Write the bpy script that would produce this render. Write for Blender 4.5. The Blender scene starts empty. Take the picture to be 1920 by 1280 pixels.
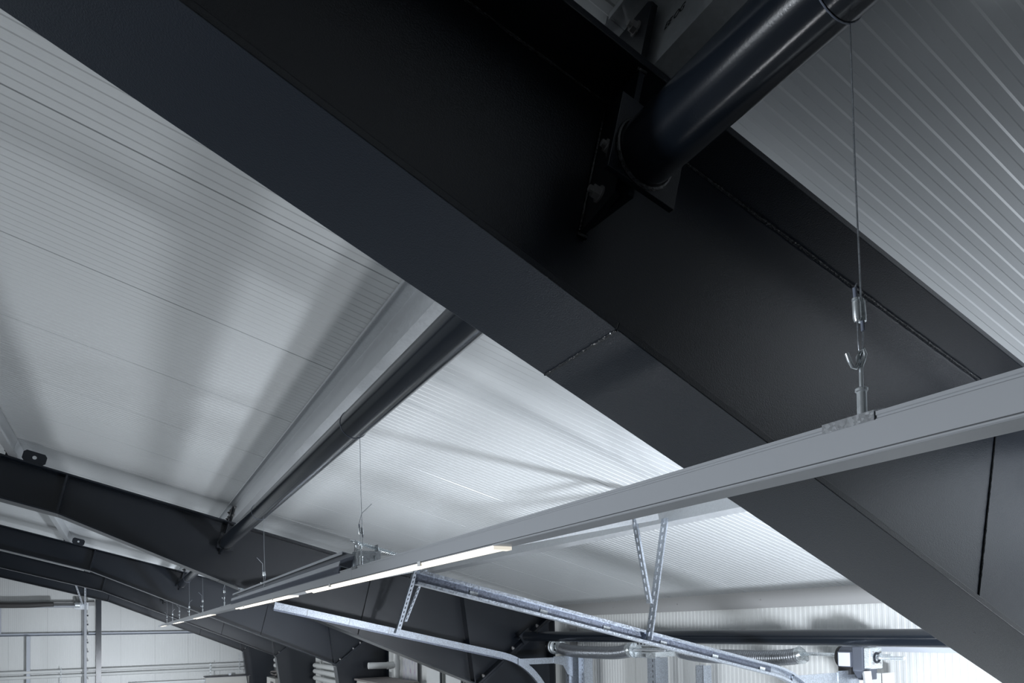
import bpy, bmesh, math, random
from mathutils import Vector, Matrix
random.seed(7)
scene = bpy.context.scene
C = scene.collection
H = 5.0                                   # eye height above the floor; coordinates below are relative to the eye height
TH, TB = math.radians(14.52), math.radians(22.86)
cT, sT, cB, sB = math.cos(TH), math.sin(TH), math.cos(TB), math.sin(TB)

# ------------------------------------------------------------------ camera
cam = bpy.data.cameras.new('camera')
co = bpy.data.objects.new('camera', cam); C.objects.link(co)
scene.camera = co
yaw, pitch, roll = math.radians(28.971), math.radians(1.634), math.radians(-0.973)
f = Vector((math.sin(yaw)*math.cos(pitch), math.cos(yaw)*math.cos(pitch), math.sin(pitch)))
r = Vector((math.cos(yaw), -math.sin(yaw), 0)); u = r.cross(f)
r2 = math.cos(roll)*r + math.sin(roll)*u; u2 = -math.sin(roll)*r + math.cos(roll)*u
co.matrix_world = Matrix(((r2.x, u2.x, -f.x, 0), (r2.y, u2.y, -f.y, 0), (r2.z, u2.z, -f.z, H), (0, 0, 0, 1)))
cam.sensor_fit = 'HORIZONTAL'; cam.sensor_width = 36.0
cam.lens = 1303.95/1920*36.0
cam.shift_y = (1139.87-640)/1920.0
cam.clip_start = 0.02; cam.clip_end = 200

# ------------------------------------------------------------------ world, lights, exposure
world = bpy.data.worlds.new('world'); scene.world = world; world.use_nodes = True
world.node_tree.nodes['Background'].inputs[0].default_value = (0.60, 0.68, 0.80, 1)
world.node_tree.nodes['Background'].inputs[1].default_value = 0.02
vs = scene.view_settings
vs.view_transform = 'Standard'; vs.look = 'None'; vs.gamma = 1.0; vs.use_curve_mapping = False
vs.exposure = 0.0

def aim(o, target):
    d = Vector(target) + Vector((0, 0, H)) - o.location
    o.rotation_euler = d.to_track_quat('-Z', 'Y').to_euler()

def spot(name, loc, target, power, size, cone, col=(0.86, 0.92, 1.0), blend=1.0):
    l = bpy.data.lights.new(name, 'SPOT'); l.energy = power; l.shadow_soft_size = size
    l.spot_size = math.radians(cone); l.spot_blend = blend; l.color = col
    o = bpy.data.objects.new(name, l); C.objects.link(o); o.location = (loc[0], loc[1], loc[2]+H); aim(o, target)
    return o

def area(name, loc, target, power, sx, sy, col=(0.86, 0.92, 1.0)):
    l = bpy.data.lights.new(name, 'AREA'); l.shape = 'RECTANGLE'; l.size = sx; l.size_y = sy; l.energy = power; l.color = col
    o = bpy.data.objects.new(name, l); C.objects.link(o); o.location = (loc[0], loc[1], loc[2]+H); aim(o, target)
    return o

# work lamp low in bay b; the other spots are unseen fill, added
spot('work_lamp_bay_b', (2.78, 1.30, -1.00), (4.0, 4.8, 0.4), 430, 0.13, 150)
spot('fill_floor_bay_b', (0.9, 3.6, -4.57), (-0.5, 4.1, 1.3), 270, 0.30, 88, (0.93, 0.96, 1.0))  # added fill from the floor for the left ceiling
spot('fill_low_bay_b', (4.1, 4.0, -2.5), (-0.4, 4.0, 1.4), 460, 0.24, 70, (0.90, 0.95, 1.0))  # added fill across the left ceiling, sets the purlin's shadow edge
spot('fill_spot_bay_a', (3.5, -0.7, -1.1), (3.2, 1.0, 0.6), 400, 0.30, 74, blend=0.9)  # added fill for the near ceiling by the first rafter
spot('fill_wall_bay_a', (3.9, -1.2, -0.6), (4.4, 0.5, 0.2), 270, 0.30, 70, blend=0.9)  # added to give the first rafter's web its sheen
spot('fill_side_bay_a', (-4.0, 2.4, -0.9), (0.83, 0.9, 0.0), 560, 0.20, 46, blend=1.0)  # added to brighten the light strip's left face
spot('fill_spot_bay_c', (2.4, 9.8, -1.8), (0.6, 11.8, 1.2), 560, 0.15, 150)  # added fill for the roof of the third bay
spot('fill_spot_bay_d', (1.6, 14.0, -1.2), (1.0, 17.0, 1.2), 330, 0.15, 150)  # added fill for the roof of the fourth bay
spot('fill_spot_bay_e', (-0.4, 20.0, -1.6), (0.2, 25.7, -0.7), 700, 0.2, 130)  # added to brighten the end wall
# unseen area fills added along the side walls, which have no windows
area('fill_area_right', (4.5, 9.5, -3.1), (0.0, 9.0, 0.4), 100, 15.0, 2.6, (0.84, 0.92, 1.0))
area('fill_area_left', (-6.9, 13.2, -1.2), (0.0, 13.2, -0.9), 240, 23.0, 1.6, (0.90, 0.95, 1.0)).data.spread = math.radians(75)

# ------------------------------------------------------------------ materials
def newmat(name):
    m = bpy.data.materials.new(name); m.use_nodes = True
    nt = m.node_tree
    return m, nt, nt.nodes['Principled BSDF']

def nd(nt, t, **kw):
    n = nt.nodes.new(t)
    for k, v in kw.items(): setattr(n, k, v)
    return n

def mat_paint(name, col, rough, bump=0.0, bscale=400.0, spec=0.5, var=0.06, vscale=3.0, ior=1.5, coat=0.0):
    m, nt, b = newmat(name)
    tc = nd(nt, 'ShaderNodeTexCoord')
    no = nd(nt, 'ShaderNodeTexNoise'); no.inputs['Scale'].default_value = vscale; no.inputs['Detail'].default_value = 4
    nt.links.new(tc.outputs['Object'], no.inputs['Vector'])
    mx = nd(nt, 'ShaderNodeMixRGB'); mx.inputs[1].default_value = (*[c*(1-var) for c in col], 1)
    mx.inputs[2].default_value = (*[min(1, c*(1+var)) for c in col], 1)
    nt.links.new(no.outputs['Fac'], mx.inputs[0]); nt.links.new(mx.outputs[0], b.inputs['Base Color'])
    b.inputs['Roughness'].default_value = rough; b.inputs['Specular IOR Level'].default_value = spec; b.inputs['IOR'].default_value = ior
    if coat: b.inputs['Coat Weight'].default_value = coat; b.inputs['Coat Roughness'].default_value = rough*0.6
    if bump:
        n2 = nd(nt, 'ShaderNodeTexNoise'); n2.inputs['Scale'].default_value = bscale; n2.inputs['Detail'].default_value = 2
        nt.links.new(tc.outputs['Object'], n2.inputs['Vector'])
        bp = nd(nt, 'ShaderNodeBump'); bp.inputs['Strength'].default_value = bump; bp.inputs['Distance'].default_value = 0.002
        nt.links.new(n2.outputs['Fac'], bp.inputs['Height']); nt.links.new(bp.outputs[0], b.inputs['Normal'])
    return m

def mat_galv(name, col, rough, scale=60.0, contrast=0.22, metal=0.9):
    m, nt, b = newmat(name)
    tc = nd(nt, 'ShaderNodeTexCoord')
    vo = nd(nt, 'ShaderNodeTexVoronoi'); vo.inputs['Scale'].default_value = scale
    nt.links.new(tc.outputs['Object'], vo.inputs['Vector'])
    bw = nd(nt, 'ShaderNodeRGBToBW'); nt.links.new(vo.outputs['Color'], bw.inputs[0])
    mx = nd(nt, 'ShaderNodeMixRGB'); mx.inputs[1].default_value = (*[c*(1-contrast) for c in col], 1)
    mx.inputs[2].default_value = (*[min(1, c*(1+contrast)) for c in col], 1)
    nt.links.new(bw.outputs[0], mx.inputs[0]); nt.links.new(mx.outputs[0], b.inputs['Base Color'])
    mr = nd(nt, 'ShaderNodeMapRange'); mr.inputs[3].default_value = rough*0.8; mr.inputs[4].default_value = rough*1.25
    nt.links.new(bw.outputs[0], mr.inputs[0]); nt.links.new(mr.outputs[0], b.inputs['Roughness'])
    b.inputs['Metallic'].default_value = metal
    return m

def mat_emit(name, col, strength):
    m, nt, b = newmat(name)
    b.inputs['Base Color'].default_value = (*col, 1); b.inputs['Emission Color'].default_value = (*col, 1)
    b.inputs['Emission Strength'].default_value = strength; b.inputs['Roughness'].default_value = 0.4
    return m

M = {}
M['dark'] = mat_paint('anthracite_paint', (0.0068, 0.0105, 0.0175), 0.28, 0.30, 420.0, 0.66, 0.05, 2.0)
M['weld'] = mat_paint('painted_weld_bead', (0.008, 0.010, 0.013), 0.22, 0.9, 160.0, 0.7, 0.10, 30.0)
M['tube'] = mat_paint('anthracite_gloss_paint', (0.008, 0.011, 0.016), 0.18, 0.04, 300.0, 0.6, 0.05, 2.0)
M['panel'] = mat_paint('white_coated_sheet', (0.60, 0.62, 0.63), 0.30, 0, 30.0, 0.5, 0.02, 1.5)
M['wallpanel'] = mat_paint('off_white_coated_sheet', (0.66, 0.67, 0.66), 0.42, 0, 30.0, 0.5, 0.02, 1.5)
M['outer'] = mat_paint('grey_outer_sheet', (0.35, 0.36, 0.37), 0.6)
M['trim'] = mat_paint('grey_white_trim', (0.36, 0.36, 0.36), 0.45, 0, 1, 0.5, 0.03, 2.0)
M['galv'] = mat_galv('galvanised_steel', (0.58, 0.60, 0.62), 0.42, 110.0, 0.07, 0.55)
M['galvspark'] = mat_galv('spangled_galvanised_steel', (0.52, 0.56, 0.62), 0.34, 170.0, 0.28)
M['galvshade'] = mat_galv('shaded_spangled_zinc', (0.20, 0.22, 0.27), 0.40, 170.0, 0.30)  # dark tone paints the shade inside track and rail channels into the zinc
M['galvgrey'] = mat_paint('grey_zinc_coating', (0.36, 0.38, 0.41), 0.5)
M['zinc'] = mat_galv('bright_zinc_hardware', (0.82, 0.87, 0.90), 0.24, 90.0, 0.10, 0.75)
M['castzinc'] = mat_galv('cast_zinc', (0.74, 0.78, 0.80), 0.30, 220.0, 0.22, 0.75)
M['bolt'] = mat_paint('dull_grey_bolt', (0.34, 0.33, 0.33), 0.42, 0.2, 200.0, 0.5, 0.15, 60.0)
M['strip'] = mat_paint('light_grey_trunking', (0.34, 0.355, 0.375), 0.42, 0.02, 200.0, 0.5, 0.02, 4.0)
M['stripdark'] = mat_paint('shadow_gap_plastic', (0.05, 0.055, 0.06), 0.5)
M['lamp'] = mat_emit('led_diffuser', (1.0, 0.925, 0.77), 1.0)
M['lampend'] = mat_emit('led_end_glow', (1.0, 0.94, 0.82), 0.75)
M['cable'] = mat_galv('steel_wire', (0.50, 0.53, 0.57), 0.35, 500.0, 0.2)
M['sleeve'] = mat_paint('blue_grey_sleeve', (0.16, 0.18, 0.23), 0.4)
M['clip'] = mat_galv('brushed_clip_steel', (0.62, 0.64, 0.67), 0.25, 300.0, 0.08)
M['black'] = mat_paint('black_rubber', (0.012, 0.012, 0.013), 0.55)
M['spring'] = mat_galv('grey_spring_wire', (0.34, 0.355, 0.38), 0.35, 90.0, 0.12, 0.8)
M['motor'] = mat_paint('slate_motor_casing', (0.085, 0.095, 0.12), 0.4)
M['label'] = mat_paint('white_sticker', (0.70, 0.74, 0.82), 0.5)
M['white'] = mat_paint('white_plastic', (0.68, 0.69, 0.69), 0.45)
M['ink'] = mat_paint('marker_ink', (0.008, 0.009, 0.012), 0.5)
M['concrete'] = mat_paint('grey_concrete', (0.42, 0.43, 0.44), 0.5, 0.15, 40.0, 0.4, 0.15, 0.8)
M['bluepost'] = mat_paint('pale_blue_grey_paint', (0.46, 0.49, 0.54), 0.45)
M['pipe'] = mat_paint('light_grey_pipe', (0.62, 0.63, 0.62), 0.4)
M['card'] = mat_paint('brown_grey_board', (0.22, 0.20, 0.19), 0.7)
M['shelf'] = mat_paint('dark_grey_board', (0.10, 0.10, 0.11), 0.6)
M['cabinet'] = mat_paint('cream_cabinet', (0.55, 0.54, 0.51), 0.5)
M['dullgrey'] = mat_paint('mid_grey_hose', (0.05, 0.048, 0.047), 0.6)

def mat_poster():
    m, nt, b = newmat('printed_drawing_sheet')
    tc = nd(nt, 'ShaderNodeTexCoord')
    mp = nd(nt, 'ShaderNodeMapping'); mp.inputs['Scale'].default_value = (14, 14, 3); nt.links.new(tc.outputs['Object'], mp.inputs[0])
    no = nd(nt, 'ShaderNodeTexNoise'); no.inputs['Scale'].default_value = 1.6; no.inputs['Detail'].default_value = 6
    nt.links.new(mp.outputs[0], no.inputs['Vector'])
    cr = nd(nt, 'ShaderNodeValToRGB'); e = cr.color_ramp.elements
    e[0].position = 0.36; e[0].color = (0.42, 0.30, 0.38, 1); e[1].position = 0.47; e[1].color = (0.55, 0.55, 0.56, 1)
    x = e.new(0.42); x.color = (0.42, 0.45, 0.55, 1)
    nt.links.new(no.outputs['Fac'], cr.inputs[0]); nt.links.new(cr.outputs[0], b.inputs['Base Color'])
    b.inputs['Roughness'].default_value = 0.6
    return m
M['poster'] = mat_poster()

# ------------------------------------------------------------------ mesh helpers
def P(s, y, n):                           # roof coordinates: s down the slope, n away from the roof normal through the eye
    return Vector((s*cT + n*sT, y, -s*sT + n*cT))
AS, AY, AN = Vector((cT, 0, -sT)), Vector((0, 1, 0)), Vector((sT, 0, cT))
AX, AZ = Vector((1, 0, 0)), Vector((0, 0, 1))
def ztop(X): return (1.213 - sT*X)/cT
def zbot(X, d): return (d - sB*X)/cB

class MB:
    def __init__(self): self.v = []; self.f = []
    def add(self, vs_, fs_):
        o = len(self.v); self.v += [Vector(p) for p in vs_]; self.f += [[i+o for i in q] for q in fs_]; return self
    def box(self, c, ax, ay, az, lx, ly, lz):
        c = Vector(c); a, b, d = ax*lx/2, ay*ly/2, az*lz/2
        return self.add([c+i*a+j*b+k*d for i in (-1, 1) for j in (-1, 1) for k in (-1, 1)],
                        [(0, 1, 3, 2), (4, 6, 7, 5), (0, 4, 5, 1), (2, 3, 7, 6), (0, 2, 6, 4), (1, 5, 7, 3)])
    def xb(self, x0, x1, y0, y1, z0, z1):
        return self.box(((x0+x1)/2, (y0+y1)/2, (z0+z1)/2), AX, AY, AZ, x1-x0, y1-y0, z1-z0)
    def sb(self, s0, s1, y0, y1, n0, n1):
        return self.box(P((s0+s1)/2, (y0+y1)/2, (n0+n1)/2), AS, AY, AN, s1-s0, y1-y0, n1-n0)
    def prism(self, poly, d):
        n = len(poly); d = Vector(d); a = [Vector(p) for p in poly]
        return self.add(a+[p+d for p in a], [list(range(n))[::-1], list(range(n, 2*n))]+[(i, (i+1) % n, n+(i+1) % n, n+i) for i in range(n)])
    def slab(self, p, q, w, t, up):          # plate from p to q (centre line of lower face), width along AY
        p, q = Vector(p), Vector(q); d = (q-p)
        a = [p-AY*w/2, q-AY*w/2, q+AY*w/2, p+AY*w/2]
        return self.prism(a, Vector(up)*t)
    def tube(self, pts, rad, seg=12, caps=True, radii=None):
        pts = [Vector(p) for p in pts]; rings = []; n = len(pts)
        ref = None; vv = []
        for i, p in enumerate(pts):
            t = (pts[min(i+1, n-1)]-pts[max(i-1, 0)]).normalized()
            if ref is None:
                ref = Vector((0, 0, 1)) if abs(t.z) < 0.9 else Vector((1, 0, 0))
            a = (ref-t*ref.dot(t)).normalized(); b = t.cross(a); ref = a
            rr = radii[i] if radii else rad
            vv += [p+(a*math.cos(2*math.pi*k/seg)+b*math.sin(2*math.pi*k/seg))*rr for k in range(seg)]
        ff = [(i*seg+k, i*seg+(k+1) % seg, (i+1)*seg+(k+1) % seg, (i+1)*seg+k) for i in range(n-1) for k in range(seg)]
        if caps: ff += [list(range(seg))[::-1], [(n-1)*seg+k for k in range(seg)]]
        return self.add(vv, ff)
    def ring(self, c, axis, R, rad, seg=28, ms=8):
        c, axis = Vector(c), Vector(axis).normalized()
        a = axis.orthogonal().normalized(); b = axis.cross(a); vv = []
        for i in range(seg):
            t = 2*math.pi*i/seg; d = a*math.cos(t)+b*math.sin(t)
            vv += [c+d*(R+rad*math.cos(2*math.pi*k/ms))+axis*rad*math.sin(2*math.pi*k/ms) for k in range(ms)]
        ff = [(i*ms+k, ((i+1) % seg)*ms+k, ((i+1) % seg)*ms+(k+1) % ms, i*ms+(k+1) % ms) for i in range(seg) for k in range(ms)]
        return self.add(vv, ff)
    def sweep(self, prof, pts, ups, side):    # open or closed 2-D profile (a along side, b along up) swept along pts
        m = len(prof); vv = []
        for p, up in zip(pts, ups):
            vv += [Vector(p)+side*a+Vector(up)*b for a, b in prof]
        n = len(pts)
        ff = [(i*m+k, i*m+(k+1) % m, (i+1)*m+(k+1) % m, (i+1)*m+k) for i in range(n-1) for k in range(m)]
        ff += [list(range(m))[::-1], [(n-1)*m+k for k in range(m)]]
        return self.add(vv, ff)
    def mesh(self, name, mat, origin=Vector((0, 0, 0)), smooth=False):
        me = bpy.data.meshes.new(name)
        me.from_pydata([tuple(p-origin) for p in self.v], [], self.f); me.materials.append(M[mat])
        bm = bmesh.new(); bm.from_mesh(me); bmesh.ops.recalc_face_normals(bm, faces=bm.faces); bm.to_mesh(me); bm.free()
        if smooth:
            for p in me.polygons: p.use_smooth = True
            me.set_sharp_from_angle(angle=math.radians(38))
        me.update(); return me

def props(o, label=None, cat=None, group=None, kind=None):
    if label: o['label'] = label
    if cat: o['category'] = cat
    if group: o['group'] = group
    if kind: o['kind'] = kind
    return o

def thing(name, origin, label, cat, group=None):
    o = bpy.data.objects.new(name, None); C.objects.link(o); o.empty_display_size = 0.05
    o.location = Vector(origin)+Vector((0, 0, H)); o['org'] = list(origin)
    return props(o, label, cat, group)

def org(o):
    while o.parent: o = o.parent
    return Vector(o['org']) if 'org' in o else Vector((0, 0, 0))

def part(name, mb, mat, parent, smooth=False, label=None, bevel=0.0):
    me = mb.mesh(name, mat, org(parent), smooth)
    o = bpy.data.objects.new(name, me); C.objects.link(o); o.parent = parent
    if label: o['label'] = label
    if bevel:
        b = o.modifiers.new('bevel', 'BEVEL'); b.width = bevel; b.segments = 2; b.limit_method = 'ANGLE'
    return o

def single(name, mb, mat, origin, label=None, cat=None, group=None, kind=None, smooth=False):
    origin = Vector(origin)
    o = bpy.data.objects.new(name, mb.mesh(name, mat, origin, smooth)); C.objects.link(o)
    o.location = origin+Vector((0, 0, H)); o['org'] = list(origin)
    return props(o, label, cat, group, kind)

def inst(name, me, parent, rel, rot=None):       # shared-mesh piece, rel in eye coordinates
    o = bpy.data.objects.new(name, me); C.objects.link(o); o.parent = parent
    o.location = Vector(rel)-org(parent)
    if rot: o.rotation_euler = rot
    return o

def text_mesh(name, body, size, mat, parent, mtx, shear=0.0):
    cu = bpy.data.curves.new(name, 'FONT'); cu.body = body; cu.size = size; cu.extrude = 0.0002; cu.shear = shear
    to = bpy.data.objects.new(name, cu); C.objects.link(to)
    dg = bpy.context.evaluated_depsgraph_get(); me = bpy.data.meshes.new_from_object(to.evaluated_get(dg))
    bpy.data.objects.remove(to); me.materials.clear(); me.materials.append(M[mat])
    o = bpy.data.objects.new(name, me); C.objects.link(o); o.parent = parent; o.matrix_local = mtx
    return o

# shared small hardware -----------------------------------------------------------------
def hexnut(mb, c, axis, rad, h):
    c, axis = Vector(c), Vector(axis).normalized()
    a = axis.orthogonal().normalized(); b = axis.cross(a)
    poly = [c+(a*math.cos(math.pi/3*k)+b*math.sin(math.pi/3*k))*rad for k in range(6)]
    mb.prism(poly, axis*h); return mb

def bolt_mesh(axis, rad, nut_h, tip, name):
    mb = MB(); axis = Vector(axis).normalized()
    mb.tube([Vector((0, 0, 0)), axis*0.0035*rad/0.012], rad*1.25, 14)
    hexnut(mb, axis*0.003*rad/0.012, axis, rad, nut_h)
    mb.tube([axis*nut_h, axis*(nut_h+tip)], rad*0.52, 10)
    return mb.mesh(name, 'bolt')
BOLT_S = bolt_mesh(-AS, 0.0125, 0.013, 0.012, 'bolt_s')
BOLT_SS = bolt_mesh(-AS, 0.011, 0.010, 0.010, 'bolt_small')
DG = Vector((4.39-3.42, 0, 0.112+0.60)).normalized(); DGN = Vector((-DG.z, 0, DG.x))
BOLT_D = bolt_mesh(DGN, 0.016, 0.016, 0.014, 'bolt_knee')

# ------------------------------------------------------------------ the setting
RIBS = 20
def rib_panel(width, along, across, out, length, mat, name, depth=0.0022):
    # one liner sheet: micro-ribbed, ribs running along `along`; `across` is the width direction, `out` faces the room
    p = width/RIBS; prof = [(0.0, 0.0045), (0.0022, 0.0)]
    for i in range(RIBS):
        b = i*p
        if i: prof += [(b-p*0.04, depth), (b+p*0.04, 0.0)]
        prof += [(b+p*0.46, 0.0), (b+p*0.54, depth)]
    prof += [(width-0.0022, depth), (width, 0.0045)]
    prof = [q for q in prof]
    mb = MB(); vv = []
    for a, h in prof: vv += [across*a-out*h*-1.0*-1.0, across*a-out*h+along*length]
    n = len(prof)
    mb.add(vv, [(2*i, 2*i+2, 2*i+3, 2*i+1) for i in range(n-1)])
    me = bpy.data.meshes.new(name); me.from_pydata([tuple(v) for v in mb.v], [], mb.f); me.materials.append(M[mat]); me.update()
    # face the room
    if me.polygons[n//2].normal.dot(out) < 0:
        me.flip_normals()
    return me

single('floor', MB().xb(-7.2, 4.9, -6.2, 26.2, -5.12, -5.0), 'concrete', (0, 0, -5.0), kind='structure')

# roof: outer sheet plus one liner panel after another
SR0, SR1 = -7.45, 4.45
ceil = single('ceiling', MB().sb(SR0, 4.62, -6.2, 26.2, 1.425, 1.52), 'outer', P(0, 0, 1.425), kind='structure')
pm = rib_panel(0.93, AS, AY, -AN, SR1-SR0, 'panel', 'roof_panel')
y0 = 2.33-0.93*9
for i in range(35):
    inst('roof_panel', pm, ceil, P(SR0, y0+0.93*i+0.001, 1.410))

# right (eave) wall
XW = 4.63
wr = single('wall_right', MB().xb(XW+0.012, XW+0.1, -6.2, 26.2, -5.0, 0.40), 'outer', (XW, 0, -5), kind='structure')
pm = rib_panel(0.93, AZ, AY, -AX, 5.36, 'wallpanel', 'wall_panel')
y0 = 3.87-0.93*10
for i in range(34):
    inst('wall_panel', pm, wr, (XW, y0+0.93*i+0.001, -5.0))
# end wall
YW = 25.7
wb = single('wall_back', MB().xb(-7.2, 4.75, YW+0.012, YW+0.1, -5.0, 3.4), 'outer', (0, YW, -5), kind='structure')
for i in range(12):
    xa = -0.18+0.985*(i-7)
    pmx = rib_panel(0.983, AZ, AX, -AY, 5.0+(1.41-sT*(xa+0.98))/cT - 0.0, 'wallpanel', 'wall_panel')
    inst('wall_panel', pmx, wb, (xa+0.001, YW, -5.0))
wl = single('wall_left', MB().xb(-7.3, -7.1, -6.2, 26.2, -5.0, 3.5), 'wallpanel', (-7.2, 0, -5), kind='structure')
wf = single('wall_front', MB().xb(-7.2, 4.75, -6.3, -6.1, -5.0, 3.5), 'wallpanel', (0, -6.2, -5), kind='structure')

# eave closing strip along the head of the right wall, with its screws
tr = single('trim_1', MB().prism([(4.612, -5.9, 0.130), (4.622, -5.9, 0.130), (4.645, -5.9, 0.30), (4.60, -5.9, 0.292), (4.592, -5.9, 0.268)], (0, 31.4, 0)),
            'trim', (4.62, 0, 0.13), kind='structure')
sc = MB().tube([(0, 0, 0), (-0.006, 0, 0)], 0.006, 8).mesh('screw', 'bolt')
for i in range(14):
    inst('screw', sc, tr, (4.602, 1.05+1.0*i, 0.200))

# ------------------------------------------------------------------ portal frames
XK = -0.52
YF = [1.09+6*k for k in range(5)]
rl = ['nearest dark steel rafter, crossing the whole photo from top left to lower right',
      'second dark rafter, where the far end of the long strut tube lands',
      'third dark rafter, showing a short stub of strut tube above the light strip',
      'fourth dark rafter, between the third rafter and the one against the end wall',
      'last dark rafter, slim band directly in front of the pale end wall']
cl = ['dark column at the right end of the nearest rafter, just outside the frame',
      'dark column whose knee plate and bolts sit beside the curved door track',
      'dark column under the third rafter, left of the cream cabinets and drawing sheet',
      'dark column under the fourth rafter, left of the stacked grey pipes',
      'dark column in the corner of the end wall, behind the paired wall pipes']
purl_rows = [-3.05, -1.20, 0.573, 2.43]
for k, yf in enumerate(YF):
    dB = 0.776 if k == 0 else 0.748
    zk = zbot(XK, dB); nk = XK*sT + zk*cT; sk = XK*cT - zk*sT       # kink in roof coordinates
    KN = Vector((3.42, yf, zbot(3.42, dB))); TP = Vector((4.39, yf, ztop(4.39)))
    KL = P(-7.2, yf, nk); KK = Vector((XK, yf, zk))
    T = thing('rafter', Vector((3.42, yf, KN.z)), rl[k], 'rafter', 'anthracite roof rafters')
    # web in three welded lengths
    def topat(s): return P(s, yf, 1.213)
    w1t = Vector((-0.445, yf, ztop(-0.445)))
    w2t, w2b = Vector((2.265, yf, ztop(2.265))), Vector((2.085, yf, zbot(2.085, dB)))
    lift = Vector((0, 0, 0.008)); KLw, KKw, w2bw, KNw = KL+lift, KK+lift, w2b+lift, KN+lift
    tw = 0.012; off = Vector((0, tw, 0)); h0 = Vector((0, -tw/2, 0))
    part('web', MB().prism([p+h0 for p in (P(-7.2, yf, 1.213), KLw, KKw, w1t)], off), 'dark', T)
    part('web', MB().prism([p+h0 for p in (w1t, KKw, w2bw, w2t)], off), 'dark', T)
    g = DG*0.0
    part('web', MB().prism([p+h0*0.7 for p in (w2t, w2bw, KNw, TP)], off*0.7), 'dark', T)
    W = 0.235
    part('top_flange', MB().sb(-7.2, 4.24, yf-W/2, yf+W/2, 1.213, 1.228), 'dark', T, bevel=0.0015)
    nB = Vector((sB, 0, cB))
    kinkw = Vector((0.757, yf, zbot(0.757, dB)))
    part('bottom_flange', MB().slab(KL, KK, 0.245, 0.014, AN), 'dark', T, bevel=0.0015)
    part('bottom_flange', MB().slab(KK, kinkw, 0.245, 0.014, nB), 'dark', T, bevel=0.0015)
    part('bottom_flange', MB().slab(kinkw, KN, 0.245, 0.016, nB), 'dark', T, bevel=0.0015)
    # weld beads
    def bead(a, b, rad, n):
        a, b = Vector(a), Vector(b); pts = []; rr = []
        for i in range(n+1):
            t = i/n; pts.append(a.lerp(b, t)+Vector((0, 0, random.uniform(-1, 1)*rad*0.12))); rr.append(rad*random.uniform(0.75, 1.15))
        return MB().tube(pts, rad, 8, True, rr)
    nb_ = 160 if k == 0 else 12
    e1 = Vector((0, -tw/2-0.001, 0))
    part('weld_bead', bead(P(-2.2, yf, 1.211)+e1, P(4.0, yf, 1.211)+e1, 0.0045, nb_), 'weld', T, True)
    part('weld_bead', bead(KK+e1+nB*0.017, KN+e1+nB*0.017, 0.0045, nb_), 'weld', T, True)
    part('weld_bead', bead(w2t+e1, w2b+e1, 0.0035 if k == 0 else 0.006, 60 if k == 0 else 8), 'weld', T, True)
    c1 = kinkw-nB*0.0005
    part('weld_bead', bead(c1-AY*0.12, c1+AY*0.12, 0.0030, 40), 'weld', T, True)
    # splice plate where the shallow part begins, small stiffeners
    part('stiffener', MB().prism([KK+nB*0.0+Vector((-0.008, -0.115, 0)), w1t+Vector((-0.008, -0.115, 0)), w1t+Vector((0.008, -0.115, 0)), KK+Vector((0.008, -0.115, 0))], (0, 0.23, 0)), 'dark', T)
    # strut gussets each side of the web (s = .553)
    for sd in (-1, 1):
        ya, yb = (yf-0.112, yf-0.006) if sd < 0 else (yf+0.006, yf+0.112)
        a = [P(0.547, yf+sd*0.006, 1.212), P(0.547, yf+sd*0.112, 1.212), P(0.547, yf+sd*0.112, 0.945), P(0.547, yf+sd*0.006, 0.920)]
        part('gusset', MB().prism(a, AS*0.012), 'dark', T, bevel=0.001)
        mbw = MB()
        mbw.tube([P(0.545, yf+sd*0.010, 1.205), P(0.545, yf+sd*0.010, 0.925)], 0.004, 8)
        for q in ((0.006, 1.209), (0.108, 1.206), (0.010, 0.918)):
            mbw.tube([P(0.542, yf+sd*q[0], q[1]), P(0.562, yf+sd*(q[0]+0.003), q[1])], 0.0055, 8)
        part('weld_bead', mbw, 'weld', T, True)
    # knee: web stiffener and bolted end plate
    st = Vector((3.255, yf, ztop(3.255))); sbm = Vector((3.385, yf, zbot(3.385, dB)+0.014))
    d = Vector((0.0065, 0, 0))
    part('stiffener', MB().prism([st-d-AY*0.11, sbm-d-AY*0.11, sbm+d-AY*0.11, st+d-AY*0.11], (0, 0.22, 0)), 'dark', T)
    dgu = (TP-KN).normalized(); dgn = Vector((-dgu.z, 0, dgu.x))
    part('end_plate', MB().prism([KN-AY*0.12-dgu*0.02, TP-AY*0.12+dgu*0.03, TP-AY*0.12+dgu*0.03+dgn*0.024, KN-AY*0.12-dgu*0.02+dgn*0.024], (0, 0.24, 0)), 'dark', T, bevel=0.0015)
    L = (TP-KN).length
    for t in (0.10, 0.36, 0.50, 0.74, 0.84):
        for sy in (-0.08, 0.08):
            inst('bolt', BOLT_D, T, KN+dgu*L*t+AY*sy+dgn*0.024)
    # purlin cleats on the top flange
    for s in purl_rows:
        part('purlin_cleat', MB().prism([P(s-0.026, yf-0.105, 1.228), P(s-0.026, yf+0.105, 1.228), P(s-0.026, yf+0.105, 1.376), P(s-0.026, yf-0.090, 1.376), P(s-0.026, yf-0.105, 1.362)], AS*0.014), 'dark', T)
        if s > -2:
            for by, bn in ((-0.065, 1.335), (0.055, 1.335), (-0.065, 1.270), (0.055, 1.270)):
                inst('bolt', BOLT_SS, T, P(s-0.026, yf+by, bn))
    # lug with a round hole standing on the flange edge
    lug = MB(); c = P(-1.03, yf-0.105, 1.228+0.048); n = 20
    ov = []; iv = []
    for i in range(n):
        a = 2*math.pi*i/n; ca, sa = math.cos(a), math.sin(a); m = max(abs(ca)/0.085, abs(sa)/0.048)
        ov.append(c+AS*ca/m+AN*sa/m); iv.append(c+AS*ca*0.016+AN*sa*0.016)
    vv = ov+iv+[p+AY*0.01 for p in ov]+[p+AY*0.01 for p in iv]
    ff = []
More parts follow.
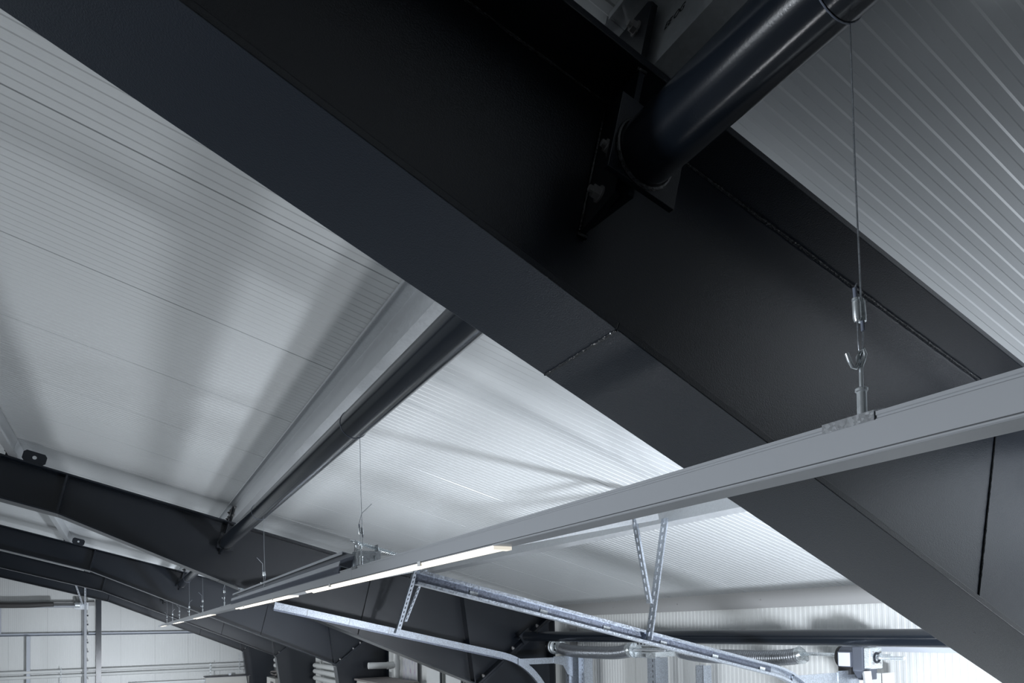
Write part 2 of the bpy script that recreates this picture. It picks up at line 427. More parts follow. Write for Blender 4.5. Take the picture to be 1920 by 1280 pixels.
    for i in range(n):
        j = (i+1) % n
        ff += [(i, j, n+j, n+i), (2*n+i, 3*n+i, 3*n+j, 2*n+j), (i, 2*n+i, 2*n+j, j), (n+i, n+j, 3*n+j, 3*n+i)]
    lug.add(vv, ff)
    part('lug', lug, 'dark', T)
    # column
    CT = thing('column', Vector((4.2, yf, -5.0)), cl[k], 'column', 'anthracite frame columns')
    ib = Vector((4.02, yf, -5.0)); ob = Vector((4.42, yf, -5.0)); ot = Vector((4.42, yf, ztop(4.42)-0.02))
    KN2, TP2 = KN-dgn*0.026, TP-dgn*0.026
    part('web', MB().prism([p+h0 for p in (ib, ob, ot, TP2, KN2)], off), 'dark', CT)
    part('end_plate', MB().prism([KN2-AY*0.12-dgu*0.02, TP2-AY*0.12+dgu*0.03, TP2-AY*0.12+dgu*0.03+dgn*0.024, KN2-AY*0.12-dgu*0.02+dgn*0.024], (0, 0.24, 0)), 'dark', CT, bevel=0.0015)
    part('outer_flange', MB().xb(4.42, 4.436, yf-0.118, yf+0.118, -5.0, ot.z), 'dark', CT)
    ki = KN2+Vector((0.0, 0, -0.02))
    part('inner_flange', MB().prism([ib-AY*0.118, ki-AY*0.118, ki-AY*0.118-AX*0.016, ib-AY*0.118-AX*0.016], (0, 0.236, 0)), 'dark', CT)
    part('base_plate', MB().xb(3.94, 4.50, yf-0.15, yf+0.15, -5.0, -4.975), 'dark', CT)

# ------------------------------------------------------------------ purlins
def zprof(s):
    t = 0.0035
    return [(-0.060, 1.404), (t/2, 1.404), (t/2, 1.2325+0.0), (0.060, 1.2325), (0.060, 1.249), (0.060+t, 1.249), (0.060+t, 1.229),
            (-t/2, 1.229), (-t/2, 1.404-t), (-0.060+t, 1.404-t), (-0.060+t, 1.386), (-0.060, 1.386)]
bay_edges = [-5.6]+YF+[25.6]
pl = {(2, 0): 'galvanised roof purlin above the near black tube, with a marker note on its web',
      (2, 1): 'galvanised roof purlin running beside the long polished strut tube',
      (2, 2): 'galvanised roof purlin over the short tube between second and third rafters',
      (2, 3): 'galvanised roof purlin over the tube between third and fourth rafters',
      (2, 4): 'galvanised roof purlin between the fourth and the last rafter',
      (3, 0): 'galvanised roof purlin right of the nearest rafter, hidden above the near right roof',
      (3, 1): 'galvanised roof purlin from which the perforated track hangers drop',
      (3, 2): 'galvanised lower purlin between second and third rafters',
      (1, 1): 'galvanised purlin at the left edge ending on the second rafter with dark bolts',
      (1, 2): 'galvanised purlin at far left between the second and third rafters',
      (1, 3): 'galvanised purlin at far left between the third and fourth rafters',
      (1, 4): 'galvanised purlin at far left between the fourth rafter and the end rafter'}
for (row, bay), lab in pl.items():
    s = purl_rows[row]; ya, yb = bay_edges[bay]+0.004, bay_edges[bay+1]-0.004
    T = thing('purlin', P(s, ya, 1.229), lab, 'purlin', 'galvanised roof purlins')
    part('profile', MB().prism([P(s+a, ya, b) for a, b in zprof(s)], (0, yb-ya, 0)), 'galv', T)
    for by in (0.20, 0.42):
        for bn in (1.275, 1.352):
            for yy in ((yb-by) if bay > 0 else None, ya+by):
                if yy is not None and row > 0 and by == 0.20: inst('bolt', BOLT_SS, T, P(s-0.0018, yy, bn))
    if (row, bay) == (2, 0):
        o = P(s-0.0023, 0.962, 1.293)-org(T); bx_, up_ = -AY, AN; nz = bx_.cross(up_)
        text_mesh('marker_note', 'EE OG', 0.019, 'ink', T, Matrix(((bx_.x, up_.x, nz.x, o.x), (bx_.y, up_.y, nz.y, o.y), (bx_.z, up_.z, nz.z, o.z), (0, 0, 0, 1))), 0.3)

# ------------------------------------------------------------------ strut tubes between the frames
TX, TZ = 0.805, 0.836
tl = ['thick black strut tube at top right, welded to a square plate on the nearest rafter',
      'long polished dark strut tube from the nearest rafter to the second rafter',
      'dark strut tube seen as a short stub on the third rafter',
      'dark strut tube between the third and fourth rafters',
      'dark strut tube between the fourth rafter and the end rafter']
nS_ = TX*sT+TZ*cT; sS_ = TX*cT-TZ*sT
for k in range(5):
    ya = -4.9 if k == 0 else YF[k-1]+0.150
    yb = YF[k]-0.150
    T = thing('strut_tube', Vector((TX, ya, TZ)), tl[k], 'tube', 'dark strut tubes between the rafters')
    n = 44 if k < 2 else 24
    part('pipe', MB().tube([(TX, ya, TZ), (TX, yb, TZ)], 0.057, n), 'tube', T, True)
    for e, yy, sg in ((0, ya, -1), (1, yb, 1)):
        if k == 0 and e == 0: continue
        cy = yy+sg*0.006
        part('end_plate', MB().box(P(sS_+0.008, cy, nS_+0.012), AS, AY, AN, 0.152, 0.012, 0.148), 'dark', T, bevel=0.001)
        part('weld_bead', MB().ring((TX, yy-sg*0.002, TZ), AY, 0.0595, 0.0045, 40, 8), 'weld', T, True)
        fy0, fy1 = yy+sg*0.012, yy+sg*0.142
        a = [P(0.560, fy0, nS_+0.06), P(0.560, fy1, nS_+0.09), P(0.560, fy1, nS_-0.066), P(0.560, fy0, nS_-0.078)]
        part('fin_plate', MB().prism(a, AS*0.012), 'dark', T)
        for bn, dy in ((nS_+0.052, 0.080), (nS_-0.036, 0.092)):
            inst('bolt', BOLT_S, T, P(0.547, yy+sg*dy, bn))

# ------------------------------------------------------------------ the suspended light strip
LX0, LX1, LZ0, LZ1 = 0.800, 0.858, 0.209, 0.257
T = thing('light_strip', Vector(((LX0+LX1)/2, -0.4, LZ0)), 'long grey suspended light trunking with glowing lamps, running into the distance', 'light fixture')
prof = [(LX0, LZ0+0.003), (LX0, LZ0+0.0385), (LX0+0.0015, LZ0+0.040), (LX0+0.0015, LZ0+0.0425), (LX0, LZ0+0.0435), (LX0, LZ1), (LX0+0.010, LZ1), (LX0+0.010, LZ1-0.006),
        (LX1-0.010, LZ1-0.006), (LX1-0.010, LZ1), (LX1, LZ1), (LX1, LZ0+0.003)]
mods = [(-1.65, 2.79)]+[(2.79+2.24*i, 2.79+2.24*(i+1)) for i in range(9)]
lamps = [(1.54, 3.64), (4.05, 6.30), (8.28, 10.6), (13.2, 15.5), (19.0, 21.4)]
for a, b in mods:
    part('housing', MB().prism([(x, a+0.0006, z) for x, z in prof], (0, b-a-0.0012, 0)), 'strip', T)
    part('seam_gap', MB().xb(LX0+0.001, LX1-0.001, a, b, LZ0+0.0012, LZ0+0.0032), 'stripdark', T)
gaps = []; last = mods[0][0]
for a, b in lamps: gaps.append((last, a)); last = b
gaps.append((last, mods[-1][1]))
for a, b in gaps:
    part('cover', MB().prism([(LX0, a, LZ0+0.0012), (LX0, a, LZ0-0.001), (LX0+0.002, a, LZ0-0.0025), (LX1-0.002, a, LZ0-0.0025), (LX1, a, LZ0-0.001), (LX1, a, LZ0+0.0012)], (0, b-a, 0)), 'strip', T)
for a, b in lamps:
    lm = part('lamp', MB().xb(LX0+0.002, LX1-0.002, a, b, LZ0-0.0015, LZ0+0.0012), 'strip', T)
    xm = (LX0+LX1)/2
    for xc in (xm-0.0165, xm+0.0150):
        pts = [(xc+0.0100*math.cos(t), a+0.03, LZ0-0.0015-0.0090*math.sin(t)) for t in [math.pi*i/10 for i in range(11)]]
        part('diffuser', MB().prism(pts, (0, b-a-0.03, 0)), 'lamp', lm)
    part('end_glow', MB().xb(LX0+0.003, LX1-0.003, a, a+0.028, LZ0-0.011, LZ0-0.0015), 'lampend', lm)
    for yy in (a+0.5, b-0.5):
        part('lamp_clip', MB().xb(LX0-0.002, LX0+0.004, yy-0.012, yy+0.012, LZ0-0.010, LZ0+0.004), 'white', lm)

# suspension wires with gripper, hook and clip
CX = 0.829
cyl = [0.557, 2.75, 5.03, 7.27, 9.5, 11.65, 13.9, 16.1, 18.4]
cord = ['nearest the camera, with steel gripper and open hook at right', 'second along the strip, above the nearer spring buffer',
        'third along the strip, in front of the second rafter', 'fourth along the strip, left of the far spring buffer',
        'fifth along the strip, over the third lit lamp', 'sixth along the strip, crossing the third rafter', 'seventh along the strip, thin line near its far end',
        'eighth along the strip, hair-thin before the last rafters', 'ninth and farthest visible along the strip']
for k, y in enumerate(cyl):
    T = thing('suspension_wire', Vector((CX, y, LZ1)), 'thin steel suspension wire '+cord[k], 'wire', 'suspension wires of the light strip')
    near = k == 0
    zt = math.sqrt(max(0.0, 0.0572**2-(CX-TX)**2)); zb = TZ-zt
    gz = 0.388                              # foot of the gripper
    a, b = CX-0.0050, CX+0.0050
    part('wire', MB().tube([(b, y, gz+0.024), (CX+0.001, y, 0.60), (CX, y, zb)], 0.0011 if near else 0.0012, 8), 'cable', T, True)
    part('tube_loop', MB().ring((TX, y, TZ), AY, 0.0580, 0.0012, 32, 6), 'sleeve', T, True)
    # gripper: two joined barrels
    gr = MB()
    gr.tube([(a-0.0012, y, gz+0.027), (a, y, gz+0.024), (a+0.0005, y, gz+0.004), (a+0.001, y, gz)], 0.005, 14, True, [0.0044, 0.0052, 0.0050, 0.0038])
    gr.tube([(b-0.001, y, gz+0.031), (b-0.0005, y, gz+0.027), (b+0.001, y, gz+0.008), (b+0.0015, y, gz+0.004)], 0.005, 14, True, [0.0036, 0.0050, 0.0053, 0.0046])
    gr.xb(a, b, y-0.003, y+0.003, gz+0.005, gz+0.026)
    g = part('gripper', gr, 'castzinc', T, True)
    part('gripper_collar', MB().tube([(a-0.0012, y, gz+0.0265), (a-0.0014, y, gz+0.0295)], 0.0047, 14), 'zinc', g, True)
    part('gripper_collar', MB().tube([(b+0.0015, y, gz+0.0015), (b+0.0014, y, gz+0.005)], 0.0050, 14), 'zinc', g, True)
    part('sleeve', MB().tube([(a-0.0014, y, gz+0.0295), (a-0.0025, y, gz+0.043)], 0.0027, 10), 'sleeve', g, True)
    part('sleeve', MB().tube([(b+0.0016, y, gz+0.0015), (b+0.0022, y, gz-0.0105)], 0.0026, 10), 'sleeve', g, True)
    part('wire_tail', MB().tube([(a-0.0025, y, gz+0.043), (a-0.004, y-0.003, gz+0.0455), (a-0.0085, y-0.007, gz+0.044)] if near else
         [(a-0.003, y, gz+0.043), (a+0.006*(1 if k % 2 else -1), y-0.01, gz+0.085), (a+0.045*(1 if k % 2 else -1), y-0.02, gz+0.125)], 0.0009 if near else 0.0013, 6), 'cable', T, True)
    # wire loop through the hook eye
    lz = 0.343
    part('wire_loop', MB().tube([(a+0.001, y, gz), (a+0.0015, y, lz+0.018), (a+0.0028, y, lz+0.004), (CX, y, lz-0.0035), (b-0.001, y, lz+0.004), (b+0.0005, y, lz+0.018), (b+0.0022, y, gz-0.010)], 0.0011, 8), 'cable', T, True)
    hk = []
    for i in range(15):                    # open eye over the loop
        t = math.radians(-60+i*20); hk.append((CX+0.0045*math.cos(t)*0.55, y+0.0052*math.cos(t), lz+0.0+0.0068*math.sin(t)))
    hk = [(CX, y, 0.302), (CX, y, 0.326), (CX+0.0008, y-0.001, 0.332), (CX+0.0022, y-0.003, 0.338), (CX+0.0022, y-0.0052, 0.344), (CX, y-0.0045, 0.350), (CX-0.0022, y-0.0005, 0.3485),
          (CX-0.0025, y+0.002, 0.342), (CX-0.003, y+0.001, 0.334), (CX-0.0065, y+0.002, 0.3275), (CX-0.0125, y+0.003, 0.3285), (CX-0.0175, y+0.004, 0.336), (CX-0.0205, y+0.005, 0.345)]
    part('hook', MB().tube(hk, 0.0026, 10), 'zinc', T, True)
    br = MB(); br.tube([(CX, y, LZ1+0.002), (CX, y, 0.296)], 0.0062, 16)
    br.tube([(CX, y, 0.296), (CX, y, 0.2975), (CX, y, 0.3005), (CX, y, 0.302)], 0.008, 16, True, [0.0064, 0.0080, 0.0080, 0.0066])
    part('barrel', br, 'zinc', T, True)
    cp = MB()
    cp.prism([(LX0-0.0025, y-0.036, LZ1-0.0105), (LX0-0.0015, y-0.036, LZ1-0.0105), (LX0-0.0012, y-0.036, LZ1+0.0005), (LX1+0.0012, y-0.036, LZ1+0.0005),
              (LX1+0.0012, y-0.036, LZ1-0.006), (LX1+0.0022, y-0.036, LZ1-0.006), (LX1+0.0022, y-0.036, LZ1+0.0018), (CX+0.010, y-0.036, LZ1+0.007),
              (CX-0.010, y-0.036, LZ1+0.007), (LX0-0.0025, y-0.036, LZ1+0.0018)], (0, 0.072, 0))
    part('clip', cp, 'clip', T)

# ------------------------------------------------------------------ sectional door running gear in the second bay
XT0, ZT0, ANG = 1.15, 0.205, math.radians(12.75)
def track_path(drop):
    pts = []; ups = []
    xe = 3.47
    for i in range(9):
        x = XT0+(xe-XT0)*i/8; pts.append(Vector((x, 0, ZT0-(x-XT0)*math.tan(ANG)))); ups.append(Vector((math.sin(ANG), 0, math.cos(ANG))))
    x0, z0 = pts[-1].x, pts[-1].z; R = 0.75
    for i in range(1, 15):
        ph = ANG+(math.pi/2-ANG)*i/14
        pts.append(Vector((x0+R*(math.sin(ph)-math.sin(ANG)), 0, z0-R*(math.cos(ANG)-math.cos(ph))))); ups.append(Vector((math.sin(ph), 0, math.cos(ph))))
    pts.append(pts[-1]+Vector((0, 0, -drop))); ups.append(ups[-1])
    return pts, ups

def channel(op):      # C-track: flanges and lips, opening along op*side
    h, w, t, l = 0.068, 0.042, 0.0025, 0.014
    p = [(0, 0), (w, 0), (w, l), (w-t, l), (w-t, t), (t, t), (t, h-t), (w-t, h-t), (w-t, h-l), (w, h-l), (w, h), (0, h)]
    return [(a*op, b) for a, b in p]

def angle_hanger(name, parent, p, q, w1, w2, mat='galvspark', step=0.045):
    # perforated L-angle from p to q: two punched flanges
    p, q = Vector(p), Vector(q); d = (q-p).normalized(); Lh = (q-p).length
    t = 0.0025
    hg = part(name, MB().box((p+q)/2+w1*0.0+w1*w1.length*0, d, w1.normalized(), w2.normalized(), 0.0001, 0.0001, 0.0001), mat, parent) if False else None
    mb = MB()
    for wa, wb in ((w1, w2), (w2, w1)):
        ua, ub = wa.normalized(), wb.normalized(); W = wa.length
        n = int(Lh/step); hl, hw = step*0.52, 0.011
        # strip with slots: two edge bars and cross pieces
        for c0, c1 in ((0.0, W/2-hw/2), (W/2+hw/2, W)):
            mb.box((p+q)/2+ua*(c0+c1)/2+ub*t/2, d, ua, ub, Lh, c1-c0, t)
        gapl = step-hl
        for i in range(n+1):
            c = p+d*min(i*step+gapl/2, Lh-gapl/2)
            mb.box(c+ua*W/2+ub*t/2, d, ua, ub, gapl, hw, t)
    return part(name, mb, mat, parent)

yA, yB = 6.5, 3.0
for nm, yt, op, lab in (('A', yA, 1, 'galvanised door track curving downward in front of the second rafter, farther of the pair'),
                        ('B', yB, -1, 'galvanised door track sloping under the light strip, nearer of the pair')):
    T = thing('door_track', Vector((4.0, yt, -0.9)), lab, 'door track', 'sectional door tracks')
    pts, ups = track_path(4.0 if nm == 'A' else 4.0)
    pp = [p+Vector((0, yt, 0)) for p in pts]
    part('sloped_rail', MB().sweep(channel(op), pp[:9], ups[:9], AY), 'galvspark', T)
    part('curved_rail', MB().sweep(channel(op), pp[8:23], ups[8:23], AY), 'galvspark', T)
    part('vertical_rail', MB().sweep(channel(op), pp[22:], ups[22:], AY), 'galvspark', T)
    dv = (pp[8]-pp[0]).normalized(); upv = ups[0]
    Lr = (pp[8]-pp[0]).length; mid = (pp[0]+pp[8])/2
    if nm == 'A':
        part('lower_lip', MB().box(mid-AY*0.006-upv*0.004, dv, AY, upv, Lr, 0.012, 0.016), 'galvshade', T)
    else:
        part('inner_web', MB().box(mid-AY*0.0035+upv*0.034, dv, AY, upv, Lr, 0.002, 0.040), 'galvshade', T)  # darker plate paints in the shade inside the open channel
    for i in range(6):                     # joint plates and clips along the rail
        c = pp[0]+dv*(0.30+0.40*i)
        if nm == 'A':
            part('joint_strip', MB().box(c+upv*0.034-AY*0.0015, dv, AY, upv, 0.006, 0.003, 0.066), 'galv', T)
        else:
            part('roller_clip', MB().box(c+upv*0.030-AY*0.006, dv, AY, upv, 0.045, 0.008, 0.018), 'zinc', T)
    # hangers
    if nm == 'A':
        angle_hanger('hanger', T, Vector((2.28, yt-0.045, -0.03)), Vector((2.490, yt-0.045, 0.615)), AX*0.042, AY*0.042)
        angle_hanger('hanger_brace', T, Vector((2.36, yt-0.052, 0.08)), Vector((2.580, yt-0.052, 0.590)), AX*0.034, AY*-0.034)
    else:
        angle_hanger('hanger', T, Vector((2.472, yt-0.030, -0.078)), Vector((2.606, yt-0.030, 0.595)), AX*0.050, AY*-0.050)
        angle_hanger('hanger_brace', T, Vector((2.440, yt-0.085, 0.120)), Vector((2.405, yt-0.010, 0.610)), AX*0.040, AY*-0.034)
    # slotted diagonal channel from the track up to the purlin
    a, b = P(1.05, yt-0.005, 0.585), P(2.36, yt-0.005, 1.222)
    d = (b-a).normalized(); up = Vector((-d.z, 0, d.x))
    mb = MB(); Ld = (b-a).length; hw = 0.010
    for c0, c1 in ((-0.021, -hw/2), (hw/2, 0.021)):
        mb.box((a+b)/2+AY*(c0+c1)/2, d, AY, up, Ld, c1-c0, 0.0025)
    st = 0.05
    for i in range(int(Ld/st)+1):
        mb.box(a+d*min(i*st+0.01, Ld-0.01), d, AY, up, 0.02, hw, 0.0025)
    for sg in (-1, 1):
        mb.box((a+b)/2+AY*sg*0.0205+up*0.020, d, AY, up, Ld, 0.0025, 0.040)
    part('slotted_brace', mb, 'galv', T)
    bb = MB(); hexnut(bb, a+up*0.01-AY*0.024, -AY, 0.014, 0.012); bb.tube([a+up*0.01-AY*0.036, a+up*0.01-AY*0.044], 0.006, 10)
    part('bolt', bb, 'zinc', T)
    # arm to the wall bracket
    part('bracket_arm', MB().xb(3.66, 4.30, yt-0.014, yt-0.008, -0.395, -0.330), 'galvspark', T)
    part('corner_bracket', MB().prism([(4.10, yt-0.02, -0.32), (4.36, yt-0.02, -0.32), (4.36, yt-0.02, -0.56), (4.28, yt-0.02, -0.52), (4.22, yt-0.02, -0.42), (4.10, yt-0.02, -0.395)], (0, 0.006, 0)), 'galvspark', T)
    # spring buffer at the upper end
    by = yt-0.02; bx = XT0-0.235; bz = 0.240
    bz0 = bz
    bf = part('buffer_bracket', MB().xb(bx-0.045, bx-0.041, by-0.05, by+0.05, bz0, bz0+0.10).xb(bx-0.045, bx+0.055, by-0.052, by-0.048, bz0, bz0+0.10).xb(bx+0.020, bx+0.024, by-0.05, by+0.05, bz0, bz0+0.10)
              .xb(bx-0.05, bx+0.06, by-0.055, by+0.02, bz0+0.10, bz0+0.104).xb(bx-0.048, bx-0.044, by-0.04, by+0.0, bz0+0.10, bz0+0.145).xb(bx+0.044, bx+0.048, by-0.04, by+0.0, bz0+0.10, bz0+0.135), 'zinc', T)
    for q in ((-0.02, 0.03), (-0.02, 0.07), (0.035, 0.035), (0.035, 0.075)):
        qb = MB(); hexnut(qb, Vector((bx+q[0], by-0.052, bz0+q[1])), -AY, 0.008, 0.006)
        part('nut', qb, 'zinc', bf)
    hel = []; nt_ = 26
    x0b = bx-0.05
    for i in range(nt_*10+1):
        t = i/10; hel.append((x0b+0.215*t/nt_, by-0.02+0.0085*math.cos(2*math.pi*t), bz0+0.145-0.056*t/nt_+0.0085*math.sin(2*math.pi*t)))
    part('buffer_spring', MB().tube(hel, 0.0016, 5), 'zinc', T, True)
    part('buffer_rod', MB().tube([(x0b-0.02, by-0.02, bz0+0.150), (x0b+0.22, by-0.02, bz0+0.088)], 0.0048, 10), 'zinc', T, True)
    part('rubber_cap', MB().tube([(x0b+0.212, by-0.02, bz0+0.090), (x0b+0.222, by-0.02, bz0+0.0874), (x0b+0.235, by-0.02, bz0+0.084), (x0b+0.240, by-0.02, bz0+0.0827)], 0.019, 20, True, [0.017, 0.0195, 0.0195, 0.016]), 'black', T, True)

# cross rail joining the upper ends of the two tracks
T = thing('cross_rail', P(0.72, yB, 0.46), 'dark grey slotted channel rail joining the upper ends of both door tracks', 'rail')
s0, n0 = 0.700, 0.470
ya_, yb_ = yB-0.03, yA+0.03
part('channel', MB().prism([P(s0+a, ya_, n0+b) for a, b in [(0, 0.066), (0.060, 0.066), (0.060, 0.0), (0, 0.0), (0, 0.022), (0.003, 0.022), (0.003, 0.003), (0.057, 0.003), (0.057, 0.063), (0.003, 0.063), (0.003, 0.052), (0, 0.052)]], (0, yb_-ya_, 0)), 'galvgrey', T)
part('inner_face', MB().sb(s0+0.054, s0+0.057, ya_, yb_, n0+0.003, n0+0.063), 'galvshade', T)  # dark lining paints in the shade of the recess
part('underside_strip', MB().sb(s0+0.006, s0+0.012, ya_, yb_, n0-0.030, n0), 'galvshade', T)  # added dark strip, painted as the channel's shaded underside
for i in range(10):
    part('slot_nut', MB().sb(s0+0.046, s0+0.054, yB+1.3+0.12*i, yB+1.345+0.12*i, n0+0.026, n0+0.036), 'zinc', T)

# torsion shaft, springs, drums
SX, SZ = 4.30, -0.222
T = thing('torsion_shaft', Vector((SX, 2.7, SZ)), 'steel torsion shaft of the sectional door under the dark eave tube', 'shaft')
part('shaft', MB().tube([(SX, 2.74, SZ), (SX, 6.95, SZ)], 0.0125, 14), 'zinc', T, True)
def drum(parent, y, sg):
    rr = [0.03, 0.075, 0.085, 0.085, 0.070, 0.066, 0.066, 0.085, 0.085, 0.05]
    yy = [0, 0.004, 0.008, 0.014, 0.018, 0.030, 0.055, 0.060, 0.066, 0.068]
    d = part('cable_drum', MB().tube([(SX, y+sg*a, SZ) for a in yy], 0.05, 26, True, rr), 'castzinc', parent, True)
    for i in range(4):
        a = math.pi/4+i*math.pi/2
        part('spoke', MB().tube([(SX+0.05*math.cos(a), y-sg*0.001, SZ+0.05*math.sin(a)), (SX+0.05*math.cos(a), y-sg*0.012, SZ+0.05*math.sin(a))], 0.010, 10), 'dark', d)
drum(T, 6.72, 1)
mbk = MB().tube([(SX, 6.80, SZ), (SX, 6.84, SZ)], 0.075, 20)
part('bearing', mbk, 'black', T, True)
def torsion_spring(ya, yb, sag, rad, lab):
    S = thing('torsion_spring', Vector((SX, ya, SZ)), lab, 'spring', 'torsion springs of the door')
    n = 90; pts = []; turns = 60
    def cz(t): return SZ-0.012-sag*(1-(2*t-1)**4)
    rings = []
    pts = []; rr = []
    N = 240
    for i in range(N+1):
        t = i/N; pts.append((SX-0.01, ya+(yb-ya)*t, cz(t))); rr.append(rad*(1.0 if i % 4 < 2 else 0.955))
    part('coil', MB().tube(pts, rad, 22, True, rr), 'spring', S, True)
    for yy, t in ((ya, 0), (yb, 1)):
        sg = -1 if t == 0 else 1
        part('end_cone', MB().tube([(SX-0.005, yy-sg*0.03, cz(t)), (SX-0.005, yy, cz(t)), (SX, yy+sg*0.012, SZ), (SX, yy+sg*0.02, SZ)], 0.06, 24, True, [rad*1.04, rad*1.08, rad*1.08, rad*0.5]), 'castzinc', S, True)
    for yy, sg in ((yb, 1),):
        for i in range(4):
            a = i*math.pi/2+0.5
            part('set_screw', MB().tube([(SX+0.028*math.cos(a), yy+sg*0.02, SZ+0.028*math.sin(a)), (SX+0.045*math.cos(a), yy+sg*0.055, SZ+0.045*math.sin(a))], 0.007, 8), 'zinc', S, True)
torsion_spring(5.38, 6.62, 0.036, 0.066, 'sagging grey coil torsion spring beside the second rafter knee')
torsion_spring(3.42, 4.66, 0.030, 0.060, 'grey coil torsion spring left of the motor, crossed by the near door track')
# centre bearing bracket with its stamped number
T = thing('spring_bracket', Vector((4.45, 5.1, -0.45)), 'perforated zinc bracket between the two torsion springs, stamped 100', 'bracket')
part('disc', MB().tube([(SX, 5.315, SZ-0.01), (SX, 5.325, SZ-0.01)], 0.078, 28), 'zinc', T, True)
pb = MB().xb(SX-0.02, SX+0.30, 5.10, 5.106, SZ-0.075, SZ-0.028).xb(SX-0.02, SX+0.30, 5.10, 5.106, SZ+0.03, SZ+0.07).xb(SX-0.024, SX-0.020, 5.00, 5.30, SZ-0.082, SZ-0.028).xb(SX-0.024, SX-0.020, 5.00, 5.30, SZ+0.03, SZ+0.075)
part('plate', pb, 'zinc', T)
part('bolt_rod', MB().tube([(SX-0.03, 4.86, SZ-0.006), (SX-0.03, 5.30, SZ-0.006)], 0.010, 12), 'galv', T, True)
for i in range(5):
    part('hole_mark', MB().xb(SX-0.0255, SX-0.024, 5.04+0.05*i, 5.06+0.05*i, SZ+0.044, SZ+0.062), 'ink', T)
o = Vector((SX-0.0255, 5.20, SZ-0.070))-org(T)
text_mesh('stamped_number', '100', 0.042, 'ink', T, Matrix(((0, 0, -1, o.x), (-1, 0, 0, o.y), (0, 1, 0, o.z), (0, 0, 0, 1))))
# door motor
my = 2.95
T = thing('door_motor', Vector((SX, my, SZ-0.2)), 'slate grey door operator motor with white label and zinc gearbox at lower right', 'motor')
part('end_cap', MB().tube([(SX-0.02, my+0.145, SZ-0.01), (SX-0.02, my+0.135, SZ-0.01), (SX-0.02, my+0.115, SZ-0.01)], 0.07, 26, True, [0.058, 0.074, 0.076]), 'black', T, True)
part('casing', MB().tube([(SX-0.02, my+0.115, SZ-0.01), (SX-0.02, my+0.005, SZ-0.01)], 0.072, 26), 'motor', T, True)
part('gear_case', MB().prism([(SX-0.085, my+0.01, SZ+0.06), (SX+0.07, my+0.01, SZ+0.06), (SX+0.07, my+0.01, SZ-0.16), (SX-0.03, my+0.01, SZ-0.16), (SX-0.085, my+0.01, SZ-0.10)], (0, -0.075, 0)), 'motor', T, bevel=0.006)
part('terminal_box', MB().xb(SX-0.10, SX-0.02, my+0.01, my+0.105, SZ-0.125, SZ-0.075), 'black', T, bevel=0.004)
part('label', MB().xb(SX-0.101, SX-0.098, my+0.015, my+0.100, SZ-0.070, SZ+0.020), 'label', T)
part('label_base', MB().xb(SX-0.098, SX-0.04, my+0.008, my+0.108, SZ-0.076, SZ+0.026), 'motor', T)
gb = part('gearbox', MB().xb(SX-0.075, SX+0.055, my-0.115, my-0.065, SZ-0.085, SZ+0.055), 'castzinc', T, bevel=0.008)
part('gear_bore', MB().ring((SX-0.01, my-0.117, SZ-0.012), AY, 0.030, 0.008, 24, 8), 'dark', gb, True)
for i in range(4):
    a = math.pi/4+math.pi/2*i
    part('gear_bolt', MB().tube([(SX-0.01+0.052*math.cos(a), my-0.113, SZ-0.012+0.052*math.sin(a)), (SX-0.01+0.052*math.cos(a), my-0.121, SZ-0.012+0.052*math.sin(a))], 0.007, 8), 'bolt', gb)
part('shaft_stub', MB().tube([(SX-0.01, my-0.12, SZ-0.012), (SX-0.01, my-0.30, SZ-0.012)], 0.013, 14), 'zinc', T, True)
part('cable_gland', MB().tube([(SX-0.05, my-0.035, SZ-0.16), (SX-0.05, my-0.035, SZ-0.215)], 0.022, 14), 'white', T, True)
part('gland_nut', MB().tube([(SX-0.06, my-0.075, SZ-0.10), (SX-0.06, my-0.085, SZ-0.195)], 0.026, 6), 'white', T)
part('conduit', MB().tube([(SX-0.05, my-0.035, SZ-0.21), (SX-0.05, my-0.05, SZ-0.27), (SX-0.05, my-0.09, SZ-0.33), (SX-0.05, my-0.11, SZ-0.5)], 0.011, 10), 'white', T, True)
part('emergency_chain_guide', MB().tube([(SX-0.055, my-0.08, SZ-0.19), (SX-0.055, my-0.08, SZ-0.9)], 0.028, 12), 'dark', T, True)

# eave strut tube along the right side between first and second frame
T = thing('eave_tube', Vector((4.02, 1.25, -0.1)), 'dark round eave tube running level along the right wall above the door springs', 'tube')
part('pipe', MB().tube([(4.02, 1.26, -0.098), (4.02, 6.93, -0.098)], 0.054, 36), 'tube', T, True)
for yy in (1.255, 6.935):
    part('end_plate', MB().box((4.02, yy, -0.098), DG, AY, DGN, 0.15, 0.012, 0.13), 'dark', T)
part('fin_plate', MB().box((3.99, 6.97, -0.085), DG, AY, DGN, 0.16, 0.06, 0.012), 'dark', T)
# wall header rail behind it
T = thing('header_channel', Vector((4.55, 1.3, -0.2)), 'pale blue-grey header channel fixed to the right wall behind the motor', 'channel')
part('channel', MB().prism([(4.54, 1.25, -0.205), (4.62, 1.25, -0.205), (4.62, 1.25, -0.20), (4.545, 1.25, -0.20), (4.545, 1.25, -0.17), (4.62, 1.25, -0.17), (4.62, 1.25, -0.165), (4.54, 1.25, -0.165)], (0, 1.9, 0)), 'bluepost', T)

